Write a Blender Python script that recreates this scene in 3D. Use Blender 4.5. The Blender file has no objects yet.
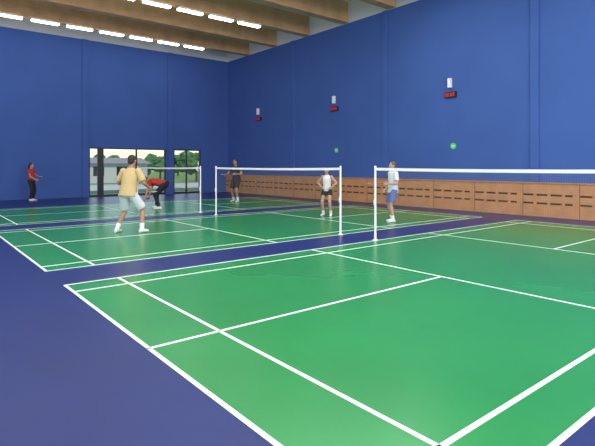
import bpy, bmesh, math, random
from mathutils import Vector, Matrix
random.seed(3)
# ---------------- survey of the hall (metres) ----------------
f,y0,h,yaw,cx,cy,g,su,sv=481.8155,-56.8863,1.5888,0.6818,-1.6183,-6.9516,1.0649,0.9444,0.9204
FW_=Vector((math.sin(yaw),math.cos(yaw),0));CAM=Vector((cx,cy,h))
RW=13.86;FW=18.95;TZ=8.04;XL=-5.5;YB=-18.0;CZ=9.0
COLR=[12.48,6.31,.16];COLF=[5.45,10.05]
WIN=[5.65,6.24,8.14,9.81,10.29,11.1,12.0];WT=2.55
CLK=[[15.57,4.25],[9.35,4.25],[3.2,4.2]]
FEET=dict(m1=(2.49,4.46,11.4),bent=(5.62,10.16,17.9),red=(2.79,17.73,21.9),m4=(9.71,11.33,21.3),wom=(8.78,4.37,15.3),m6=(9.12,1.97,13.7))
# ---------------- helpers ----------------
C=bpy.context.collection
MATS={}
def mat(name,col,rough=.5,metal=0,noise=0,nscale=5,emit=0,bump=0,spec=None):
    if name in MATS: return MATS[name]
    m=bpy.data.materials.new(name);m.use_nodes=True
    nt=m.node_tree;b=nt.nodes['Principled BSDF']
    b.inputs['Base Color'].default_value=(*col,1);b.inputs['Roughness'].default_value=rough;b.inputs['Metallic'].default_value=metal
    if spec is not None: b.inputs['Specular IOR Level'].default_value=spec
    if noise or bump:
        tc=nt.nodes.new('ShaderNodeTexCoord');n=nt.nodes.new('ShaderNodeTexNoise');n.inputs['Scale'].default_value=nscale;n.inputs['Detail'].default_value=5
        nt.links.new(tc.outputs['Object'],n.inputs['Vector'])
        if noise:
            r=nt.nodes.new('ShaderNodeValToRGB');r.color_ramp.elements[0].position=.3;r.color_ramp.elements[1].position=.7
            r.color_ramp.elements[0].color=(*[c*(1-noise) for c in col],1);r.color_ramp.elements[1].color=(*[min(1,c*(1+noise)) for c in col],1)
            nt.links.new(n.outputs['Fac'],r.inputs['Fac']);nt.links.new(r.outputs['Color'],b.inputs['Base Color'])
        if bump:
            bp=nt.nodes.new('ShaderNodeBump');bp.inputs['Strength'].default_value=bump;bp.inputs['Distance'].default_value=.02
            nt.links.new(n.outputs['Fac'],bp.inputs['Height']);nt.links.new(bp.outputs['Normal'],b.inputs['Normal'])
    if emit:
        b.inputs['Emission Color'].default_value=(*col,1);b.inputs['Emission Strength'].default_value=emit
    MATS[name]=m;return m
def obj(name,bm,mats,parent=None,smooth=False):
    me=bpy.data.meshes.new(name);bm.normal_update();bm.to_mesh(me);bm.free()
    for m in (mats if isinstance(mats,(list,tuple)) else [mats]): me.materials.append(m)
    if smooth:
        for p in me.polygons: p.use_smooth=True
    o=bpy.data.objects.new(name,me);C.objects.link(o)
    if parent: o.parent=parent
    return o
def empty(name,loc,rot=0):
    e=bpy.data.objects.new(name,None);e.location=loc;e.rotation_euler=(0,0,rot);e.empty_display_size=.2;C.objects.link(e);return e
def box(bm,a,b,mi=0):
    x0,y0_,z0=a;x1,y1,z1=b
    v=[bm.verts.new(p) for p in ((x0,y0_,z0),(x1,y0_,z0),(x1,y1,z0),(x0,y1,z0),(x0,y0_,z1),(x1,y0_,z1),(x1,y1,z1),(x0,y1,z1))]
    for q in ((3,2,1,0),(4,5,6,7),(0,1,5,4),(1,2,6,5),(2,3,7,6),(3,0,4,7)):
        bm.faces.new([v[i] for i in q]).material_index=mi
def loft(bm,rings,n=16,mi=0):
    R=[]
    for c_,ax,ay,rx,ry in rings:
        R.append([bm.verts.new(Vector(c_)+Vector(ax)*(rx*math.cos(t))+Vector(ay)*(ry*math.sin(t))) for t in [2*math.pi*i/n for i in range(n)]])
    fs=[]
    for a,b in zip(R,R[1:]):
        for i in range(n): fs.append(bm.faces.new((a[i],a[(i+1)%n],b[(i+1)%n],b[i])))
    fs.append(bm.faces.new(R[0][::-1]));fs.append(bm.faces.new(R[-1]))
    for q in fs: q.material_index=mi
    return fs
def frame(d):
    d=Vector(d).normalized();u=Vector((0,0,1)) if abs(d.z)<.9 else Vector((1,0,0))
    a=u.cross(d).normalized();return a,d.cross(a)
def tube(bm,a,b,ra,rb,n=14,mi=0):
    a=Vector(a);b=Vector(b);ax,ay=frame(b-a);loft(bm,[(a,ax,ay,ra,ra),(b,ax,ay,rb,rb)],n,mi)
def ball(bm,c_,r,sx=1,sy=1,sz=1,rot=None,sub=3,mi=0):
    M=Matrix.Translation(Vector(c_))@(rot.to_4x4() if rot else Matrix())@Matrix.Diagonal((r*sx,r*sy,r*sz,1))
    q=bmesh.ops.create_icosphere(bm,subdivisions=sub,radius=1,matrix=M)
    for v in q['verts']:
        for fc in v.link_faces: fc.material_index=mi
def cap(bm,a,b,ra,rb):
    tube(bm,a,b,ra,rb);ball(bm,a,ra,sub=2);ball(bm,b,rb,sub=2)
def remeshed(name,bm,m,parent,vox=.008,smooth=2):
    bmesh.ops.recalc_face_normals(bm,faces=bm.faces[:])
    o=obj('tmp',bm,m)
    md=o.modifiers.new('r','REMESH');md.mode='VOXEL';md.voxel_size=vox
    if smooth:
        s=o.modifiers.new('s','SMOOTH');s.factor=.5;s.iterations=smooth
    dg=bpy.context.evaluated_depsgraph_get()
    me=bpy.data.meshes.new_from_object(o.evaluated_get(dg))
    bpy.data.objects.remove(o)
    me.name=name
    me.materials.clear();me.materials.append(m)
    for p in me.polygons: p.use_smooth=True;p.material_index=0
    q=bpy.data.objects.new(name,me);C.objects.link(q);q.parent=parent
    return q
# ---------------- materials ----------------
M_blue=mat('blue_wall_paint',(.056,.118,.37),.85,noise=.06,nscale=.6,spec=.2)
M_bluefl=mat('blue_sport_floor',(.013,.026,.135),.33,noise=.10,nscale=.8,spec=.35)
M_green=mat('green_sport_floor',(.020,.235,.062),.27,noise=.08,nscale=.7,spec=.42)
M_line=mat('white_line_paint',(.8,.85,.82),.4)
M_white=mat('white_paint',(.85,.85,.85),.4)
M_tape=mat('net_tape',(.9,.9,.9),.7)
M_net=mat('net_thread',(.22,.18,.14),.8)
M_wood=mat('beech_panel',(.52,.25,.115),.45,noise=.12,nscale=3)
M_wooddark=mat('panel_slot_dark',(.09,.045,.02),.9)
M_beam=mat('glulam_beam',(.62,.36,.17),.6,noise=.15,nscale=2)
M_ceil=mat('ceiling_board',(.72,.70,.64),.9)
M_ledge=mat('grey_ledge',(.6,.6,.6),.8)
M_black=mat('black_plastic',(.01,.01,.012),.4)
M_red=mat('red_led',(.8,.02,.02),.5,emit=.5)
M_dark=mat('dark_frame',(.02,.022,.03),.5)
M_tube=mat('fluorescent_tube',(1,.98,.93),.5,emit=15)
M_sign=mat('green_sign',(.1,.6,.15),.5,emit=.2)
# ---------------- room ----------------
bm=bmesh.new();box(bm,(XL-.3,YB-.3,-.2),(RW+.3,FW+.3,0));obj('floor',bm,M_bluefl)
bm=bmesh.new();box(bm,(XL-.3,YB-.3,CZ),(RW+.3,FW+.3,CZ+.2));obj('ceiling',bm,M_ceil)
bm=bmesh.new();box(bm,(RW,YB,0),(RW+.3,FW+.3,TZ))
box(bm,(RW+.02,YB,TZ),(RW+.3,FW+.3,CZ),1)
for y in COLR+[COLR[-1]-6,COLR[-1]-12]:
    box(bm,(RW-.06,y-.13,1.1),(RW,y+.13,TZ))
obj('wall_right',bm,[M_blue,M_ledge])
bm=bmesh.new()
w=WIN
segs=[(XL-.3,w[0]),(w[3],w[4]),(w[6],RW+.3)]
for a,b in segs: box(bm,(a,FW,0),(b,FW+.3,TZ))
box(bm,(w[0],FW,WT),(w[3],FW+.3,TZ));box(bm,(w[4],FW,WT),(w[6],FW+.3,TZ))
box(bm,(XL-.3,FW+.02,TZ),(RW+.3,FW+.3,CZ),1)
for x in COLF: box(bm,(x-.15,FW-.08,0),(x+.15,FW,TZ))
obj('wall_far',bm,[M_blue,M_ledge])
bm=bmesh.new();box(bm,(XL-.3,YB,0),(XL,FW,CZ));obj('wall_left',bm,M_blue)
bm=bmesh.new();box(bm,(XL-.3,YB-.3,0),(RW+.3,YB,CZ));obj('wall_back',bm,M_blue)
def glassmat():
    m=bpy.data.materials.new('window_glass');m.use_nodes=True;nt=m.node_tree;nt.nodes.clear()
    o=nt.nodes.new('ShaderNodeOutputMaterial');mx=nt.nodes.new('ShaderNodeMixShader');t=nt.nodes.new('ShaderNodeBsdfTransparent');gl=nt.nodes.new('ShaderNodeBsdfGlossy');gl.inputs['Roughness'].default_value=.02
    t.inputs[0].default_value=(.86,.9,.9,1)
    mx.inputs[0].default_value=.05;nt.links.new(t.outputs[0],mx.inputs[1]);nt.links.new(gl.outputs[0],mx.inputs[2]);nt.links.new(mx.outputs[0],o.inputs[0]);return m
M_glass=glassmat()
def window(name,xs,mulls):
    e=empty(name,(0,0,0))
    a,b=xs;bm=bmesh.new();t=.06
    y1,y2=FW+.05,FW+.15
    box(bm,(a,y1,0),(a+t,y2,WT));box(bm,(b-t,y1,0),(b,y2,WT));box(bm,(a+t,y1,WT-t),(b-t,y2,WT));box(bm,(a+t,y1,0),(b-t,y2,.1))
    for mx_,wd in mulls: box(bm,(mx_-wd/2,y1,.1),(mx_+wd/2,y2,WT-t))
    obj('frame',bm,M_dark,e)
    bm=bmesh.new();box(bm,(a+t,FW+.095,.1),(b-t,FW+.105,WT-t));obj('glass_pane',bm,M_glass,e)
window('window_1',(w[0],w[3]),[(w[1],.3),(w[2],.07)])
window('window_2',(w[4],w[6]),[(w[5],.07)])
# beams + light rows
BB=8.06
for i in range(14):
    y=FW-2.2-2.7*i
    if y<YB+.5: break
    bm=bmesh.new();box(bm,(XL,y-.14,BB+.05),(RW,y+.14,CZ));box(bm,(XL,y-.2,BB),(RW,y+.2,BB+.05))
    obj('ceiling_beam',bm,M_beam)
for k in range(7):
    y=FW-2.2-5.4*k
    if y<YB+1: continue
    bm=bmesh.new();x=XL+.85
    while x<10.2:
        box(bm,(x,y-.11,BB-.06),(x+1.15,y+.11,BB),0)
        box(bm,(x+.03,y-.09,BB-.11),(x+1.12,y+.09,BB-.06),1)
        x+=1.45
    obj('fluorescent_light_row',bm,[M_white,M_tube])
# wood panels
bm=bmesh.new();HW=1.08;xo=RW-.14
def strip(z0,z1,mi=0,dx=0): box(bm,(xo+dx,YB,z0),(xo+.03+dx,FW,z1),mi)
box(bm,(xo+.03,YB,0),(RW,FW,HW-.03),1)
strip(.02,.40);strip(.46,.66);strip(.72,HW-.03)
box(bm,(xo-.03,YB,HW-.03),(RW,FW,HW),0)
y=YB;k=0
while y<FW-.1:
    wdt=.20 if k%4==0 else .09
    box(bm,(xo+.001,y,.40),(xo+.03,y+wdt,.46));box(bm,(xo+.001,y,.66),(xo+.03,y+wdt,.72))
    if k%4==0: box(bm,(xo-.004,y,.02),(xo,y+.012,HW-.03),1)
    y+=.42;k+=1
obj('wooden_wall_panel',bm,[M_wood,M_wooddark])
# ---------------- courts & nets ----------------
def court(Y0,name='badminton_court'):
    bm=bmesh.new();L=13.4*sv;W=6.1*su;t=.04
    box(bm,(0,Y0-W,0),(L,Y0,.003),0)
    def ln(xa,ya,xb,yb): box(bm,(xa,Y0-yb,.003),(xb,Y0-ya,.0045),1)
    for y in (0,.46,5.64,6.06): ln(0,y*su,L,y*su+t)
    for x in (0,.76,4.70,8.66,12.6,13.36): ln(x*sv,t,x*sv+t,W-t)
    ln(0,3.03*su,4.7*sv,3.03*su+t);ln(8.7*sv,3.03*su,L,3.03*su+t)
    obj(name,bm,[M_green,M_line])
    X=6.7*sv;e=empty('badminton_net',(X,Y0-W/2,.0046))
    for i,s_ in enumerate((-1,1)):
        bm=bmesh.new();tube(bm,(0,s_*W/2,0),(0,s_*W/2,1.57),.026,.022,16);ball(bm,(0,s_*W/2,1.57),.024,sub=2)
        tube(bm,(0,s_*W/2,0),(0,s_*W/2,.015),.06,.055,20)
        box(bm,(-.035,s_*W/2-.02,.75),(0,s_*W/2+.02,.87))
        obj('post_%d'%(i+1),bm,M_white,e)
    bm=bmesh.new();n=24;sag=lambda y:1.55-.02*(1-(2*y/W)**2)
    for i in range(n):
        ya=-W/2+W*i/n;yb=-W/2+W*(i+1)/n;db=.058;xx=.006
        v=[(-xx,ya,sag(ya)-db),(xx,ya,sag(ya)-db),(xx,ya,sag(ya)),(-xx,ya,sag(ya))]
        q=[(-xx,yb,sag(yb)-db),(xx,yb,sag(yb)-db),(xx,yb,sag(yb)),(-xx,yb,sag(yb))]
        V=[bm.verts.new(p) for p in v+q]
        for ff in ((0,1,5,4),(1,2,6,5),(2,3,7,6),(3,0,4,7)): bm.faces.new([V[k] for k in ff])
    obj('top_tape',bm,M_tape,e)
    bm=bmesh.new();y=-W/2+.03;th=.0010
    while y<W/2-.02:
        v=[bm.verts.new(p) for p in ((0,y-th,.79),(0,y+th,.79),(0,y+th,1.48),(0,y-th,1.48))];bm.faces.new(v);y+=.036
    z=.79
    while z<1.46:
        v=[bm.verts.new(p) for p in ((0,-W/2,z-th),(0,W/2,z-th),(0,W/2,z+th),(0,-W/2,z+th))];bm.faces.new(v);z+=.036
    box(bm,(-.002,-W/2,.78),(.002,W/2,.788))
    obj('mesh_net',bm,M_net,e)
Wc=6.1*su
court(0);court(g+Wc);court(2*(g+Wc));court(-(g+Wc))
# ---------------- clocks & signs ----------------
for y,z in CLK:
    e=empty('digital_scoreboard',(RW,y,z));bm=bmesh.new();box(bm,(-.09,-.24,-.1),(0,.24,.1));obj('case',bm,M_black,e)
    bm=bmesh.new()
    for i in range(4):
        yy=.17-i*.105-(.02 if i>1 else 0)
        for a in ((-.03,-.06,.03,-.048),(-.03,-.006,.03,.006),(-.03,.048,.03,.06),(-.03,-.06,-.018,.06),(.018,-.06,.03,.06)):
            box(bm,(-.094,yy+a[0],a[1]),(-.09,yy+a[2],a[3]))
    obj('led_digits',bm,M_red,e)
    e=empty('wall_speaker',(RW,y,z+.42));bm=bmesh.new();box(bm,(-.14,-.06,-.17),(-.02,.06,.17));box(bm,(-.02,-.03,-.05),(0,.03,.05));obj('cabinet',bm,M_white,e)
    if y>12: continue
    e=empty('exit_sign',(RW,y-.1,2.32));bm=bmesh.new();tube(bm,(-.02,0,0),(0,0,0),.11,.11,24);obj('disc',bm,M_sign,e)
    bm=bmesh.new();box(bm,(-.024,-.05,-.015),(-.02,.05,.015));obj('arrow_shaft',bm,M_white,e)
# ---------------- outside ----------------
bm=bmesh.new();box(bm,(-40,FW+.3,-.3),(90,FW+120,-.05));obj('lawn_ground',bm,mat('grass',(.16,.30,.07),.9,noise=.3,nscale=.5))
bm=bmesh.new();box(bm,(-30,FW+.4,-.05),(80,FW+3,-.03));box(bm,(-30,FW+7,-.05),(80,FW+17,-.03));obj('pavement',bm,mat('paving',(.5,.5,.48),.9))
M_leaf=mat('tree_leaves',(.10,.20,.06),.9,noise=.5,nscale=2);M_bark=mat('tree_bark',(.1,.07,.05),.9)
for i,(x,y) in enumerate(((8,38),(13,40),(22,20),(29,41),(36,38),(44,42),(17,47),(26,50),(34,50),(4,45),(20.5,30),(24,34),(17,33))):
    s_=.5+.2*random.random()
    bm=bmesh.new();tube(bm,(0,0,0),(0,0,1.8),.16,.1,8,1)
    for k in range(10):
        ball(bm,(random.uniform(-1.2,1.2),random.uniform(-1,1),random.uniform(1.6,4.2)),random.uniform(.6,1.1),sub=2,mi=0)
    for v in bm.verts:
        if v.co.z>1: v.co+=Vector((random.uniform(-.12,.12) for _ in range(3)))
    o=obj('tree',bm,[M_leaf,M_bark]);o.location=(x,FW+y,-.05);o.scale=(s_*1.3,s_*1.3,s_)
def building(x,y,W,D,H):
    e=empty('white_building',(x,y,-.05));bm=bmesh.new();box(bm,(-W/2,0,0),(W/2,D,H));
    obj('facade',bm,mat('render_white',(.65,.63,.6),.8),e)
    bm=bmesh.new();v=[bm.verts.new(p) for p in ((-W/2-.3,-.3,H),(W/2+.3,-.3,H),(W/2+.3,D/2,H+.6),(-W/2-.3,D/2,H+.6),(W/2+.3,D+.3,H),(-W/2-.3,D+.3,H))]
    for q in ((0,1,2,3),(3,2,4,5),(1,4,2),(0,3,5),(0,5,4,1)): bm.faces.new([v[i] for i in q])
    obj('roof',bm,mat('roof_tile',(.3,.28,.27),.8),e)
    bm=bmesh.new()
    for i in range(int(W//2.2)): box(bm,(-W/2+.7+i*2.2,-.03,.7),(-W/2+1.7+i*2.2,0,1.6))
    obj('facade_windows',bm,M_dark,e)
building(14.5,FW+22,6,5,1.9)
# ---------------- people ----------------
def skinmat(n,c_): return mat('skin_'+n,c_,.55)
def ik(a,b,l1,l2,hint):
    a=Vector(a);b=Vector(b);d=b-a;L=d.length
    if L>(l1+l2)*.999: b=a+d.normalized()*(l1+l2)*.999;d=b-a;L=d.length
    x=(l1*l1-l2*l2+L*L)/(2*L);hh=math.sqrt(max(l1*l1-x*x,0));dn=d.normalized()
    hp=Vector(hint);hp=(hp-dn*hp.dot(dn)).normalized()
    return a+dn*x+hp*hh,b
def hand(bm,wr,d,pn,side):
    d=d.normalized();pn=(pn-d*pn.dot(d)).normalized();lat=d.cross(pn)*side
    loft(bm,[(wr-d*.01,lat,pn,.026,.02),(wr+d*.03,lat,pn,.038,.017),(wr+d*.085,lat,pn,.042,.014),(wr+d*.095,lat,pn,.036,.01)])
    for i,(o_,ln) in enumerate(((-.031,.058),(-.011,.073),(.011,.080),(.031,.072))):
        p=wr+d*.085+lat*o_;dd=d.copy()
        for k,fr in enumerate((.45,.32,.26)):
            a=math.radians(22+22*k);dd=d*math.cos(a)+pn*math.sin(a);q=p+dd*(ln*fr)
            cap(bm,p,q,.0095-.0008*k,.009-.0009*k);p=q
    p=wr+d*.025+lat*.03;q=p+(d*.65+lat*.65+pn*.3).normalized()*.04;cap(bm,p,q,.013,.011)
    r_=q+(d*.85+lat*.2+pn*.45).normalized()*.032;cap(bm,q,r_,.011,.009)
def racket(name,grip,d,nrm):
    d=d.normalized();nrm=(nrm-d*nrm.dot(d)).normalized();s=d.cross(nrm)
    bm=bmesh.new();tube(bm,grip-d*.08,grip+d*.09,.015,.013,10,0);tube(bm,grip+d*.09,grip+d*.32,.0055,.005,8,1)
    c_=grip+d*.45;n=28;P_=[c_+d*(.13*math.cos(t))+s*(.10*math.sin(t)) for t in [2*math.pi*i/n for i in range(n)]]
    for i in range(n): tube(bm,P_[i],P_[(i+1)%n],.006,.006,6,1)
    for i in range(-4,5):
        o_=i*.021;ex=.13*math.sqrt(1-(o_/.1)**2);tube(bm,c_+s*o_-d*ex,c_+s*o_+d*ex,.0008,.0008,4,2)
    for i in range(-5,6):
        o_=i*.023;ex=.1*math.sqrt(1-(o_/.13)**2);tube(bm,c_+d*o_-s*ex,c_+d*o_+s*ex,.0008,.0008,4,2)
    return obj(name,bm,[M_black,mat('racket_frame',(.15,.16,.2),.3,.6),M_white])
def person(name,loc,yaw_,sc,sk,shirt,bottom,hair,pelvis=(0,0,.95),lean=0,side=0,
           la=(-.12,.0,.085),ra=(.12,.0,.085),lw=None,rw=None,le=(-.4,-1,0),re=(.4,-1,0),
           look=(0,1,0),headtilt=0,long=False,sleeve=.55,leg=.72,hairlong=False,female=False,rkt=None,shoes='shoe_white',loose=0):
    E=empty(name,(loc[0],loc[1],.0045),yaw_);E.scale=(sc,sc,sc)
    P0=Vector(pelvis);R=Matrix.Rotation(side,3,'Y')@Matrix.Rotation(-lean,3,'X')
    sd=R@Vector((0,0,1));rt=R@Vector((1,0,0));fw=R@Vector((0,1,0))
    shw=.165 if female else .19
    nb=P0+sd*.52;sh={-1:P0+sd*.455-rt*shw,1:P0+sd*.455+rt*shw}
    hp={-1:P0-Vector((.09,0,.02)),1:P0+Vector((.09,0,-.02))}
    lk=Vector(look).normalized()
    hdir=(sd*.6+Vector((0,0,.7 if lean<1 else .1))+lk*(.15+headtilt)).normalized()
    hc=nb+hdir*.165
    bm=bmesh.new()
    wv=.86 if female else 1
    loft(bm,[(P0-sd*.08,rt,fw,.08,.07),(P0-sd*.03,rt,fw,.155,.105),(P0+sd*.04,rt,fw,.16,.11),(P0+sd*.14,rt,fw,.135*wv,.095),(P0+sd*.28,rt,fw,.155*wv,.108),(P0+sd*.38,rt,fw,.165*wv,.11),(P0+sd*.46,rt,fw,.15*wv,.085),(P0+sd*.50,rt,fw,.09,.065),(P0+sd*.53,rt,fw,.058,.056)],24)
    cap(bm,nb-sd*.03,hc-hdir*.05,.058,.052)
    for s_,ank in ((-1,la),(1,ra)):
        ank=Vector(ank);kn,ank=ik(hp[s_],ank,.44,.43,(s_*.15,1,0))
        cap(bm,hp[s_],kn,.088,.056)
        mid=kn.lerp(ank,.3)
        cap(bm,kn,mid,.054,.057);cap(bm,mid,ank,.056,.036)
        hp[s_,'k']=kn;hp[s_,'a']=ank
        wr=lw if s_<0 else rw
        if wr is None: wr=sh[s_]+Vector((s_*.07,.06,-.52))
        el,wr=ik(sh[s_],wr,.29,.26,le if s_<0 else re)
        ball(bm,sh[s_],.062,sub=2)
        cap(bm,sh[s_],el,.052,.04);cap(bm,el,wr,.041,.026)
        hp[s_,'e']=el;hp[s_,'w']=wr
        hand(bm,wr,wr-el,Vector((-s_,.25,0)),s_)
    lat=lk.cross(hdir).normalized();fc=hdir.cross(lat).normalized()
    HR=Matrix((lat,fc,hdir)).transposed()
    def hp_(x,y,z): return hc+lat*x+fc*y+hdir*z
    ball(bm,hp_(0,-.008,.02),1,.077,.096,.10,HR);ball(bm,hp_(0,.022,-.045),1,.056,.066,.070,HR)
    ball(bm,hp_(0,.05,-.09),1,.025,.022,.02,HR,2)
    cap(bm,hp_(0,.086,.018),hp_(0,.108,-.022),.009,.014)
    for s_ in (-1,1): ball(bm,hp_(s_*.078,-.005,-.005),1,.010,.02,.03,HR,2)
    ball(bm,hp_(0,.083,-.052),1,.024,.012,.009,HR,2)
    SK=skinmat(name,sk)
    remeshed('body',bm,SK,E,.006,1)
    bm=bmesh.new()
    for s_ in (-1,1):
        ball(bm,hp_(s_*.030,.080,.008),1,.013,.008,.007,HR,2,0);ball(bm,hp_(s_*.030,.087,.008),1,.006,.004,.006,HR,2,1)
        ball(bm,hp_(s_*.030,.084,.028),1,.018,.006,.004,HR,2,1)
    ball(bm,hp_(0,.093,-.052),1,.02,.005,.005,HR,2,2)
    obj('face_features',bm,[M_white,M_black,mat('lips',(.4,.12,.1),.5)],E,True)
    bm=bmesh.new()
    ball(bm,hp_(0,-.024,.038),1,.086,.095,.092,HR);ball(bm,hp_(0,-.05,-.01),1,.074,.058,.085,HR)
    if hairlong: cap(bm,hp_(0,-.1,.0),hp_(0,-.13,-.16),.045,.025)
    remeshed('hair',bm,mat('hair_'+name,hair,.7,noise=.3,nscale=40),E,.008,1)
    bm=bmesh.new();L_=loose
    rings=[(P0-sd*.04,rt,fw,.178+L_,.13+L_),(P0+sd*.04,rt,fw,.172+L_,.126+L_),(P0+sd*.14,rt,fw,.155*wv+.004+L_,.118+L_),(P0+sd*.28,rt,fw,.17*wv+L_*.7,.126+L_*.7),(P0+sd*.38,rt,fw,.18*wv,.125),(P0+sd*.465,rt,fw,.16*wv,.098),(P0+sd*.505,rt,fw,.10,.078),(P0+sd*.52,rt,fw,.072,.066)]
    if L_: rings.insert(0,(P0-sd*.10,rt,fw,.182+L_,.135+L_))
    loft(bm,rings,24)
    if sleeve>0:
        for s_ in (-1,1):
            el=hp[s_,'e'];a=sh[s_];ball(bm,a,.074,sub=3);b=a.lerp(el,sleeve)
            tube(bm,a,b,.072,.066+L_*.6)
    remeshed('shirt' if sleeve>0 else 'tank_top',bm,mat('fabric_shirt_'+name,shirt,.9,bump=.3,nscale=9),E,.009,3)
    bm=bmesh.new()
    loft(bm,[(P0-sd*.12,rt,fw,.12,.10),(P0-sd*.06,rt,fw,.172,.128),(P0,rt,fw,.174,.128),(P0+sd*.06,rt,fw,.165,.12)],24)
    for s_ in (-1,1):
        kn,ank=hp[s_,'k'],hp[s_,'a'];h0=hp[s_]
        if long:
            cap(bm,h0,kn,.105,.07);tube(bm,kn,kn.lerp(ank,.95),.07,.058)
        else:
            ball(bm,h0,.1,sub=2);tube(bm,h0,h0.lerp(kn,leg),.106,.1)
    remeshed('trousers' if long else 'shorts',bm,mat('fabric_bottom_'+name,bottom,.9,bump=.3,nscale=9),E,.009,3)
    bm=bmesh.new();bs=bmesh.new()
    for s_ in (-1,1):
        ank=hp[s_,'a'];F=Vector((s_*.2,1,0)).normalized();S=Vector((F.y,-F.x,0));U=Vector((0,0,1));b0=Vector((ank.x,ank.y,ank.z-.085))
        loft(bm,[(b0-F*.075+U*.035,S,U,.022,.03),(b0-F*.055+U*.045,S,U,.038,.043),(b0+U*.05,S,U,.042,.048),(b0+F*.06+U*.042,S,U,.044,.040),(b0+F*.12+U*.034,S,U,.047,.032),(b0+F*.165+U*.028,S,U,.038,.026),(b0+F*.185+U*.022,S,U,.02,.016)],16)
        tube(bm,b0+U*.05,b0+U*.095,.043,.044)
        kn=hp[s_,'k'];tube(bs,ank-U*.02,ank.lerp(kn,.28),.045,.052)
    remeshed('shoes',bm,mat(shoes,(.75,.75,.75) if shoes=='shoe_white' else (.03,.03,.03),.6),E,.007,1)
    if not long: remeshed('socks',bs,mat('sock_white',(.8,.8,.8),.9),E,.008,1)
    else: bs.free()
    if rkt:
        side_,d,nn=rkt
        wr=hp[side_,'w'];el=hp[side_,'e'];hd=(wr-el).normalized();pn=Vector((-side_,.25,0));pn=(pn-hd*pn.dot(hd)).normalized()
        gp_=wr+hd*.075+pn*.03
        o=racket('badminton_racket',gp_,Vector(d),Vector(nn))
        o.matrix_world=Matrix.Translation((loc[0],loc[1],.0045))@Matrix.Rotation(yaw_,4,'Z')@Matrix.Diagonal((sc,sc,sc,1))
    return E
def S(k,px,ref): return px*FEET[k][2]/f/ref
Lc=FEET;rad=math.radians
person('man_in_tan_shirt',Lc['m1'],rad(-58),S('m1',79,1.68),(.42,.22,.15),(.58,.43,.20),(.66,.68,.74),(.03,.02,.015),pelvis=(0,-.04,.87),lean=.22,la=(-.27,-.06,.085),ra=(.25,.1,.085),lw=(-.26,.30,.98),rw=(.28,.32,.95),leg=.9,sleeve=.8,loose=.02,rkt=(1,(-.5,1,-.2),(0,0,1)))
person('man_bending_down',Lc['bent'],rad(50),S('bent',31,1.05),(.45,.25,.18),(.42,.03,.03),(.012,.012,.016),(.02,.015,.012),pelvis=(0,-.22,.84),lean=1.35,la=(-.2,-.1,.085),ra=(.2,.1,.085),lw=(-.2,.38,.35),rw=(.18,.40,.3),long=True,look=(0,.7,-.7),rkt=(1,(0,.6,-.15),(1,0,0)))
person('woman_in_red_shirt',Lc['red'],rad(-130),S('red',38,1.75),(.45,.25,.18),(.52,.03,.02),(.015,.015,.02),(.02,.015,.012),female=True,hairlong=True,la=(-.14,0,.085),ra=(.14,.05,.085),lw=(-.25,.3,1.1),rw=(.2,.3,1.0),long=True,rkt=(-1,(-.3,1,.1),(0,0,1)))
person('man_in_navy_shirt',Lc['m4'],rad(110),S('m4',43,1.72),(.4,.22,.15),(.02,.025,.07),(.03,.02,.03),(.02,.015,.012),pelvis=(0,-.03,.91),lean=.1,la=(-.18,.1,.085),ra=(.18,-.1,.085),lw=(-.25,.32,1.12),rw=(.28,.32,1.08),leg=.85,rkt=(1,(-.5,.9,.1),(0,0,1)))
person('woman_in_white_tank_top',Lc['wom'],rad(120),S('wom',49,1.72),(.5,.29,.2),(.75,.75,.77),(.015,.015,.02),(.03,.02,.015),female=True,sleeve=0,pelvis=(0,-.02,.92),lean=.08,la=(-.16,.05,.085),ra=(.15,-.05,.085),lw=(-.17,.1,1.0),rw=(.17,.1,1.0),le=(-1,-.5,0),re=(1,-.5,0),hairlong=True,leg=.45)
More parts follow.
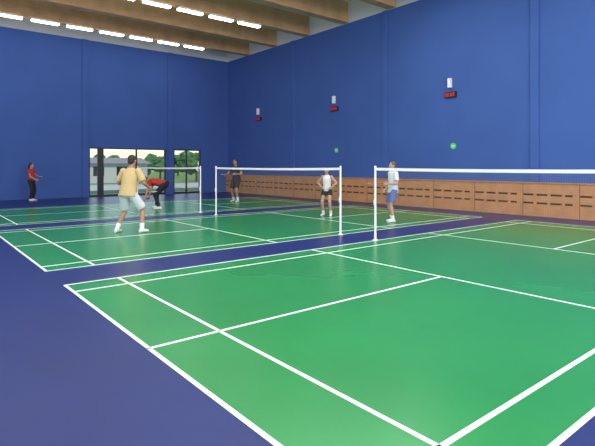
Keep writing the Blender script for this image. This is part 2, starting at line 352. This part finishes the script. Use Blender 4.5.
person('man_in_white_shirt',Lc['m6'],rad(65),S('m6',60,1.75),(.5,.3,.21),(.70,.73,.8),(.10,.16,.38),(.12,.07,.04),la=(-.13,.06,.085),ra=(.13,-.04,.085),lw=(-.18,.25,1.12),rw=(.2,.15,.95),leg=.85,sleeve=.7,loose=.01,rkt=(-1,(.5,1,0),(0,0,1)))
# ---------------- lights ----------------
def area(name,loc,rot,sx,sy,e,col=(1,1,1)):
    l=bpy.data.lights.new(name,'AREA');l.shape='RECTANGLE';l.size=sx;l.size_y=sy;l.energy=e;l.color=col
    o=bpy.data.objects.new(name,l);o.location=loc;o.rotation_euler=rot;C.objects.link(o)
for y in (-15,-9,-3,2.5):
    area('overhead_fill',((XL+RW)/2,y,BB-.15),(0,0,0),15,1.2,470,(1,.98,.95))  # added fill lamps under the beams, out of view; the ceiling has no skylights
area('side_fill',(XL+.05,4,3.8),(0,math.radians(-90),0),5,26,720,(.98,.98,1))  # added fill emulating daylight from the left; this wall has no window
area('rear_fill',((XL+RW)/2,YB+.05,5),(math.radians(90),0,0),17,5,2200,(1,.98,.95))  # added fill to lift wall tops and beam faces; back wall is solid
sun=bpy.data.lights.new('sun','SUN');sun.energy=3;sun.angle=.02;so=bpy.data.objects.new('sun',sun);so.rotation_euler=(math.radians(40),0,math.radians(-25));C.objects.link(so)
wd=bpy.data.worlds.new('world');bpy.context.scene.world=wd;wd.use_nodes=True
b=wd.node_tree.nodes['Background'];sk=wd.node_tree.nodes.new('ShaderNodeTexSky');sk.sky_type='NISHITA';sk.sun_disc=False;sk.sun_elevation=.8
wd.node_tree.links.new(sk.outputs[0],b.inputs[0]);b.inputs[1].default_value=.2
# ---------------- camera ----------------
cd=bpy.data.cameras.new('camera');cd.sensor_width=36;cd.lens=f*36/595;cd.shift_y=y0/595;cd.clip_end=500
co=bpy.data.objects.new('camera',cd);co.location=CAM;co.rotation_euler=(math.pi/2,0,-yaw);C.objects.link(co);bpy.context.scene.camera=co
bpy.context.scene.view_settings.view_transform='Standard'
